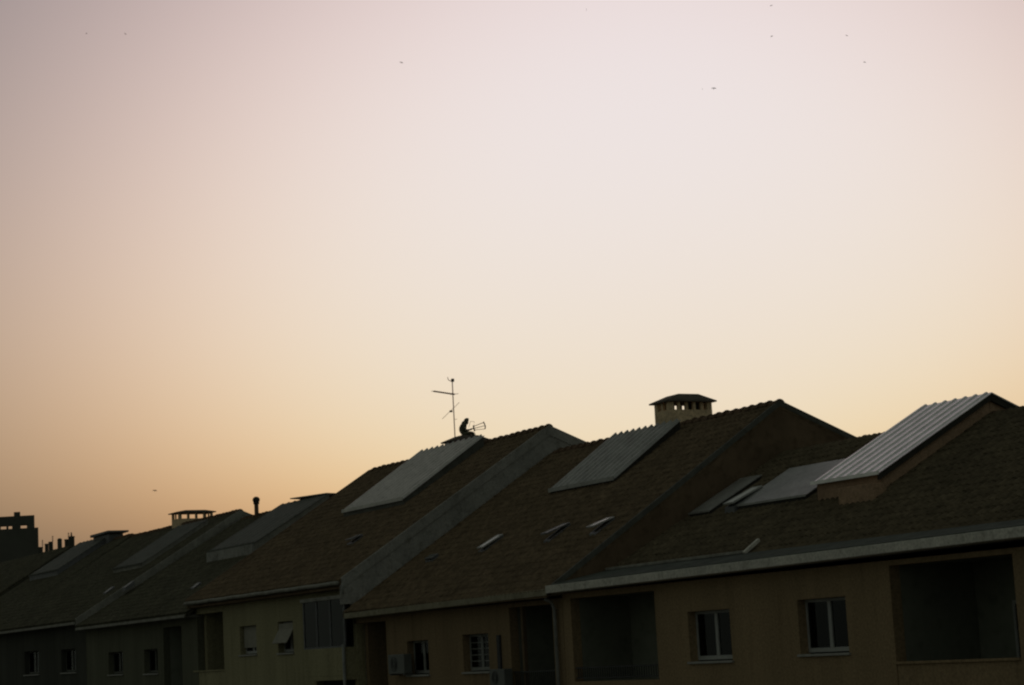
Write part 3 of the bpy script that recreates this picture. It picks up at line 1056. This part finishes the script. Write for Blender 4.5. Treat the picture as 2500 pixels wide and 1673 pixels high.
# ------------------------------------------------------------------ antenna mast on the chimney of house 2
YA = 38.75
base = at(1111, 1072, Y=YA)
root = empty('television_antenna', (base.x, YA, base.z), 'tall thin rusty antenna mast with a side boom, standing on the ridge', 'antenna')
top = at(1104, 927, Y=YA)
b = MB()
b.tube([(base.x, YA, base.z - .45), (base.x + .0, YA, top.z)], .022, n=8)
b.build('mast', M['rusty'], root)
m = at(1108, 962, Y=YA)
e0 = at(1054, 955, Z=m.z)
e0 = Vector((base.x, YA, m.z)) + (e0 - Vector((base.x, YA, m.z))).normalized() * min(1.5, (e0 - m).length)
dirb = (e0 - Vector((base.x, YA, m.z))).normalized()
e1 = Vector((base.x, YA, m.z)) - dirb * .12
b = MB()
b.beam(e0, e1, .045, .045)
bm_ = b.build('boom', M['rusty'], root)
side = dirb.cross(Vector((0, 0, 1))).normalized()
for k in range(11):
    c = e0 + (e1 - e0) * (k / 10)
    b = MB()
    l = .1 if k < 10 else .2
    b.tube([c - side * l + Vector((0, 0, .012)), c + side * l + Vector((0, 0, .012))], .011, n=6)
    b.build('element', M['rusty'], bm_)
b = MB()
b.tube([at(x, y, Y=YA) for x, y in ((1093, 921), (1093.5, 925), (1096, 929), (1100, 930.5), (1105, 930))], .016, n=6)
b.build('hook', M['rusty'], root)
b = MB()
q = at(1105, 929, Y=YA)
b.box(q.x - .05, q.x + .05, YA - .05, YA + .05, q.z - .06, q.z + .07)
b.build('head_clamp', M['dark'], root)
b = MB()
b.tube([at(1080, 1023, Y=YA + .03), at(1092, 1011, Y=YA + .03), at(1107, 997, Y=YA + .03), at(1121, 983, Y=YA + .03)], .009, n=6)
b.build('dipole', M['rusty'], root)
b = MB()
q = at(1101, 1004.5, Y=YA + .03)
b.box(q.x - .05, q.x + .05, YA - .02, YA + .08, q.z - .035, q.z + .035)
b.build('junction_box', M['dark'], root)
b = MB()
q = at(1109, 1024.5, Y=YA)
b.beam((q.x - .04, YA, q.z), at(1116, 1023.5, Y=YA + .06), .014, .014)
b.build('stub', M['rusty'], root)

# second antenna, lying sideways by the sitting person
YB2 = 38.95
root = empty('fan_antenna', at(1150, 1060, Y=YB2), 'small fan-shaped antenna with three rods, in front of the sitting person', 'antenna')


def rods(name, paths, r, m=M['dark']):
    b = MB()
    for p in paths:
        b.tube([at(x, y, Y=YB2 + (q[0] if q else 0)) for x, y, *q in p], r, n=6)
    return b.build(name, m, root)


rods('rod', [((1157, 1041), (1181.5, 1031.5))], .014)
rods('rod', [((1158, 1046), (1184, 1039.5))], .014)
rods('rod', [((1159, 1050), (1184, 1047.5))], .012)
rods('end_bar', [((1180.5, 1030.5), (1183.5, 1037), (1185, 1040), (1184, 1048))], .026)
rods('reflector', [((1156, 1039), (1156.5, 1046), (1159, 1051.5))], .034)
rods('boom', [((1141, 1049), (1150, 1048.5), (1157, 1045.5))], .02)
rods('grid_frame', [((1144.5, 1044), (1148.5, 1029), (1158, 1030), (1157, 1040))], .009, M['rusty'])
rods('stay', [((1146, 1053), (1150, 1058), (1154, 1066)), ((1157, 1051), (1160, 1059), (1164, 1068))], .008, M['rusty'])
b = MB()
q = at(1150.5, 1048, Y=YB2)
b.ball((q.x, q.y, q.z), .05, .05, .04, 8, 6)
b.build('clamp', M['dark'], root)

# ------------------------------------------------------------------ person sitting hunched on the chimney cap
PB = at(1131, 1063, Y=38.8)
fwd = Vector((_r.x, _r.y, 0)).normalized()
lat = Vector((-fwd.y, fwd.x, 0))


def pp(u, v, w):
    return fwd * u + lat * v + Vector((0, 0, w))


verts, edges, rad = [], [], []


def nv(u, v, w, r, prev=None):
    verts.append(pp(u, v, w))
    rad.append(r)
    if prev is not None:
        edges.append((prev, len(verts) - 1))
    return len(verts) - 1


pel = nv(.0, 0, .08, .165)
sp1 = nv(-.02, 0, .21, .175)
edges.append((pel, sp1))
sp2 = nv(.0, 0, .34, .165, sp1)
sp3 = nv(.05, 0, .44, .125, sp2)
nk = nv(.1, 0, .5, .085, sp3)
hd = nv(.145, 0, .565, .095, nk)
hd2 = nv(.155, 0, .63, .07, hd)
ns = nv(.25, 0, .565, .016, hd)
for sg in (-1, 1):
    sh = nv(.03, sg * .17, .42, .065, sp3)
    el = nv(.07, sg * .23, .2, .05, sh)
    wr = nv(.2, sg * .1, .2, .034, el)
    pa_ = nv(.245, sg * .07, .21, .03, wr)
    for k, (du, dv, ln) in enumerate(((.02, -.03, .055), (.03, -.012, .075), (.03, .004, .085), (.03, .02, .078), (.028, .034, .06))):
        f1 = nv(.245 + du + ln * .4, sg * (.07 + dv), .215 + (.02 if k == 0 else 0), .0095, pa_)
        nv(.245 + du + ln * .75, sg * (.07 + dv * .8), .205, .008, f1)
    hp = nv(.03, sg * .1, .06, .1, pel)
    kn = nv(.42, sg * .13, .07, .068, hp)
    an = nv(.5, sg * .12, -.28, .045, kn)
    nv(.62, sg * .13, -.33, .04, an)
me = bpy.data.meshes.new('skeleton')
me.from_pydata([tuple(v) for v in verts], edges, [])
tmp = bpy.data.objects.new('skeleton', me)
COL.objects.link(tmp)
tmp.modifiers.new('skin', 'SKIN')
for i, sv in enumerate(me.skin_vertices[0].data):
    sv.radius = (rad[i], rad[i])
    sv.use_root = (i == 0)
ss = tmp.modifiers.new('sub', 'SUBSURF')
ss.levels = ss.render_levels = 2
dg = bpy.context.evaluated_depsgraph_get()
body_me = bpy.data.meshes.new_from_object(tmp.evaluated_get(dg))
bpy.data.objects.remove(tmp)
body_me.name = 'person'
body_me.materials.clear()
body_me.materials.append(M['cloth'])
body_me.materials.append(M['skin'])
for p in body_me.polygons:
    c = p.center
    u, v, w = c.dot(fwd), c.dot(lat), c.z
    p.use_smooth = True
    p.material_index = 1 if (w > .5 and u > .17) or (u > .215 and abs(v) < .17 and .15 < w < .27) else 0
person = link('person', body_me, None, PB)
tag(person, 'person in a dark hooded jacket sitting hunched on the chimney beside the mast', 'person')
b = MB()      # hood: shell round the head, open at the face
vs_, fs = [], []
n, mm = 14, 9
for j in range(mm + 1):
    a = math.pi * j / mm * .93
    for k in range(n):
        bb = 2 * math.pi * k / n
        r = .118 if j < mm else .1
        p = Vector((-math.cos(a) * .13, math.sin(a) * math.cos(bb) * .12, math.sin(a) * math.sin(bb) * .14))
        if j > 6:
            p.x = min(p.x, .075) + .01 * (math.sin(bb) > 0)
        u, v, w = p.x + .17 + p.z * .12, p.y, p.z + .58
        vs_.append(PB + pp(u, v, w))
for j in range(mm - 1):
    for k in range(n):
        fs.append((j * n + k, (j + 1) * n + k, (j + 1) * n + (k + 1) % n, j * n + (k + 1) % n))
b.add(vs_, fs, True)
b.ball(PB + pp(.075, 0, .49), .13, .13, .11, 14, 10)
b.build('hood', M['cloth'], person)

# ------------------------------------------------------------------ far tower and trees at the left edge
DT = 210.0
p0, p1 = at(-140, 1265, D=DT), at(93, 1265, D=DT)
root = empty('tower_block', (p0.x, p0.y, GROUND), 'dark flat-topped tower block at the left edge with a row of openings near its roof', 'tower block')
zt = at(40, 1260, D=DT).z
zo1, zo0 = at(40, 1282, D=DT).z, at(40, 1291, D=DT).z
ax = (p1 - p0)
ax.z = 0
W = ax.length
ax.normalize()
ay = Vector((p1.x, p1.y, 0)).normalized()


def tw(u, v, z):
    return Vector((p0.x, p0.y, 0)) + ax * u + ay * v + Vector((0, 0, z))


def tbox(b, u0, u1, v0, v1, z0, z1):
    b.hexa([tw(u0, v0, z0), tw(u1, v0, z0), tw(u1, v1, z0), tw(u0, v1, z0), tw(u0, v0, z1), tw(u1, v0, z1), tw(u1, v1, z1), tw(u0, v1, z1)])


upx = lambda x: (at(x, 1265, D=DT) - p0).dot(ax)
b = MB()
tbox(b, 0, W, 0, 12, GROUND, zo0)
b.build('wall', M['tower'], root)
b = MB()
for a_, c_ in ((-140, -60), (-45, 1), (15, 20), (29, 50), (65, 84)):
    tbox(b, max(0, upx(a_)), upx(c_), .01, 1.6, zo0, zo1)
b.build('parapet_piers', M['tower'], root)
b = MB()
tbox(b, 0, upx(84), 0, 1.7, zo1, zt)
b.build('top_storey', M['tower'], root)
b = MB()
u = upx(41)
tbox(b, u - .3, u + .35, .5, 1.2, zt, zt + .45)
b.build('roof_stub', M['tower'], root)

# ------------------------------------------------------------------ swifts high above the roofs
bb = MB()
wing = [(0, .03, 0), (.1, .075, .02), (.2, .03, .025), (.245, -.07, .01), (.17, -.02, .018), (.08, -.005, .01), (0, -.04, 0)]
for sg in (-1, 1):
    w = [(sg * x, y, z) for x, y, z in wing]
    bb.add(w + [(x, y, z - .012) for x, y, z in w], [tuple(range(7)) if sg > 0 else tuple(reversed(range(7))), tuple(reversed(range(7, 14))) if sg > 0 else tuple(range(7, 14))]
           + [((i + 1) % 7, i, i + 7, (i + 1) % 7 + 7) for i in range(7)])
bb.ball((0, .0, 0), .028, .1, .026, 8, 8)
bb.add([(-.012, -.08, 0), (.012, -.08, 0), (.035, -.16, .003), (0, -.12, .0), (-.035, -.16, .003)], [(0, 1, 2, 3, 4)])
BIRD = bb.build('swift', M['bird'], origin=(0, 0, 0))
BIRD_ME = BIRD.data
bpy.data.objects.remove(BIRD)
birds = [(1743, 216, 200, 10, .3, .2, 'darkest small bird below the others in the upper right sky'),
         (980, 153, 260, 40, .9, .4, 'lone small bird in the upper sky left of centre'),
         (378, 1198, 210, 80, 1.2, .1, 'tiny dark bird low in the sky above the far roofs at the left'),
         (1884, 89, 300, 150, .8, -.4, 'small bird under the topmost one in the upper right sky'),
         (306, 83, 330, 200, .7, .5, 'faint small bird in the upper left sky, right one of the pair'),
         (211, 82, 380, 230, .8, -.5, 'faint small bird in the upper left corner, left one of the pair'),
         (1431, 24, 290, 300, .9, .6, 'small bird at the top edge of the sky right of centre'),
         (1883, 14, 330, 60, .6, -.2, 'topmost small bird at the upper right edge of the sky'),
         (2067, 87, 340, 120, .7, .3, 'small bird in the upper right sky, right of the pair one above the other'),
         (2111, 152, 330, 20, 1.0, .5, 'rightmost small bird in the upper right sky'),
         (1715, 218, 420, 310, .4, .7, 'faintest small bird just left of the darkest one')]
for x, y, D, rz, rx, ry, lab in birds:
    o = link('swift', BIRD_ME, None, at(x, y, D=D))
    o.rotation_euler = (1.15 + rx * .3, ry, math.radians(rz * .35 + 35))
    tag(o, lab, 'bird', 'swifts in the evening sky')
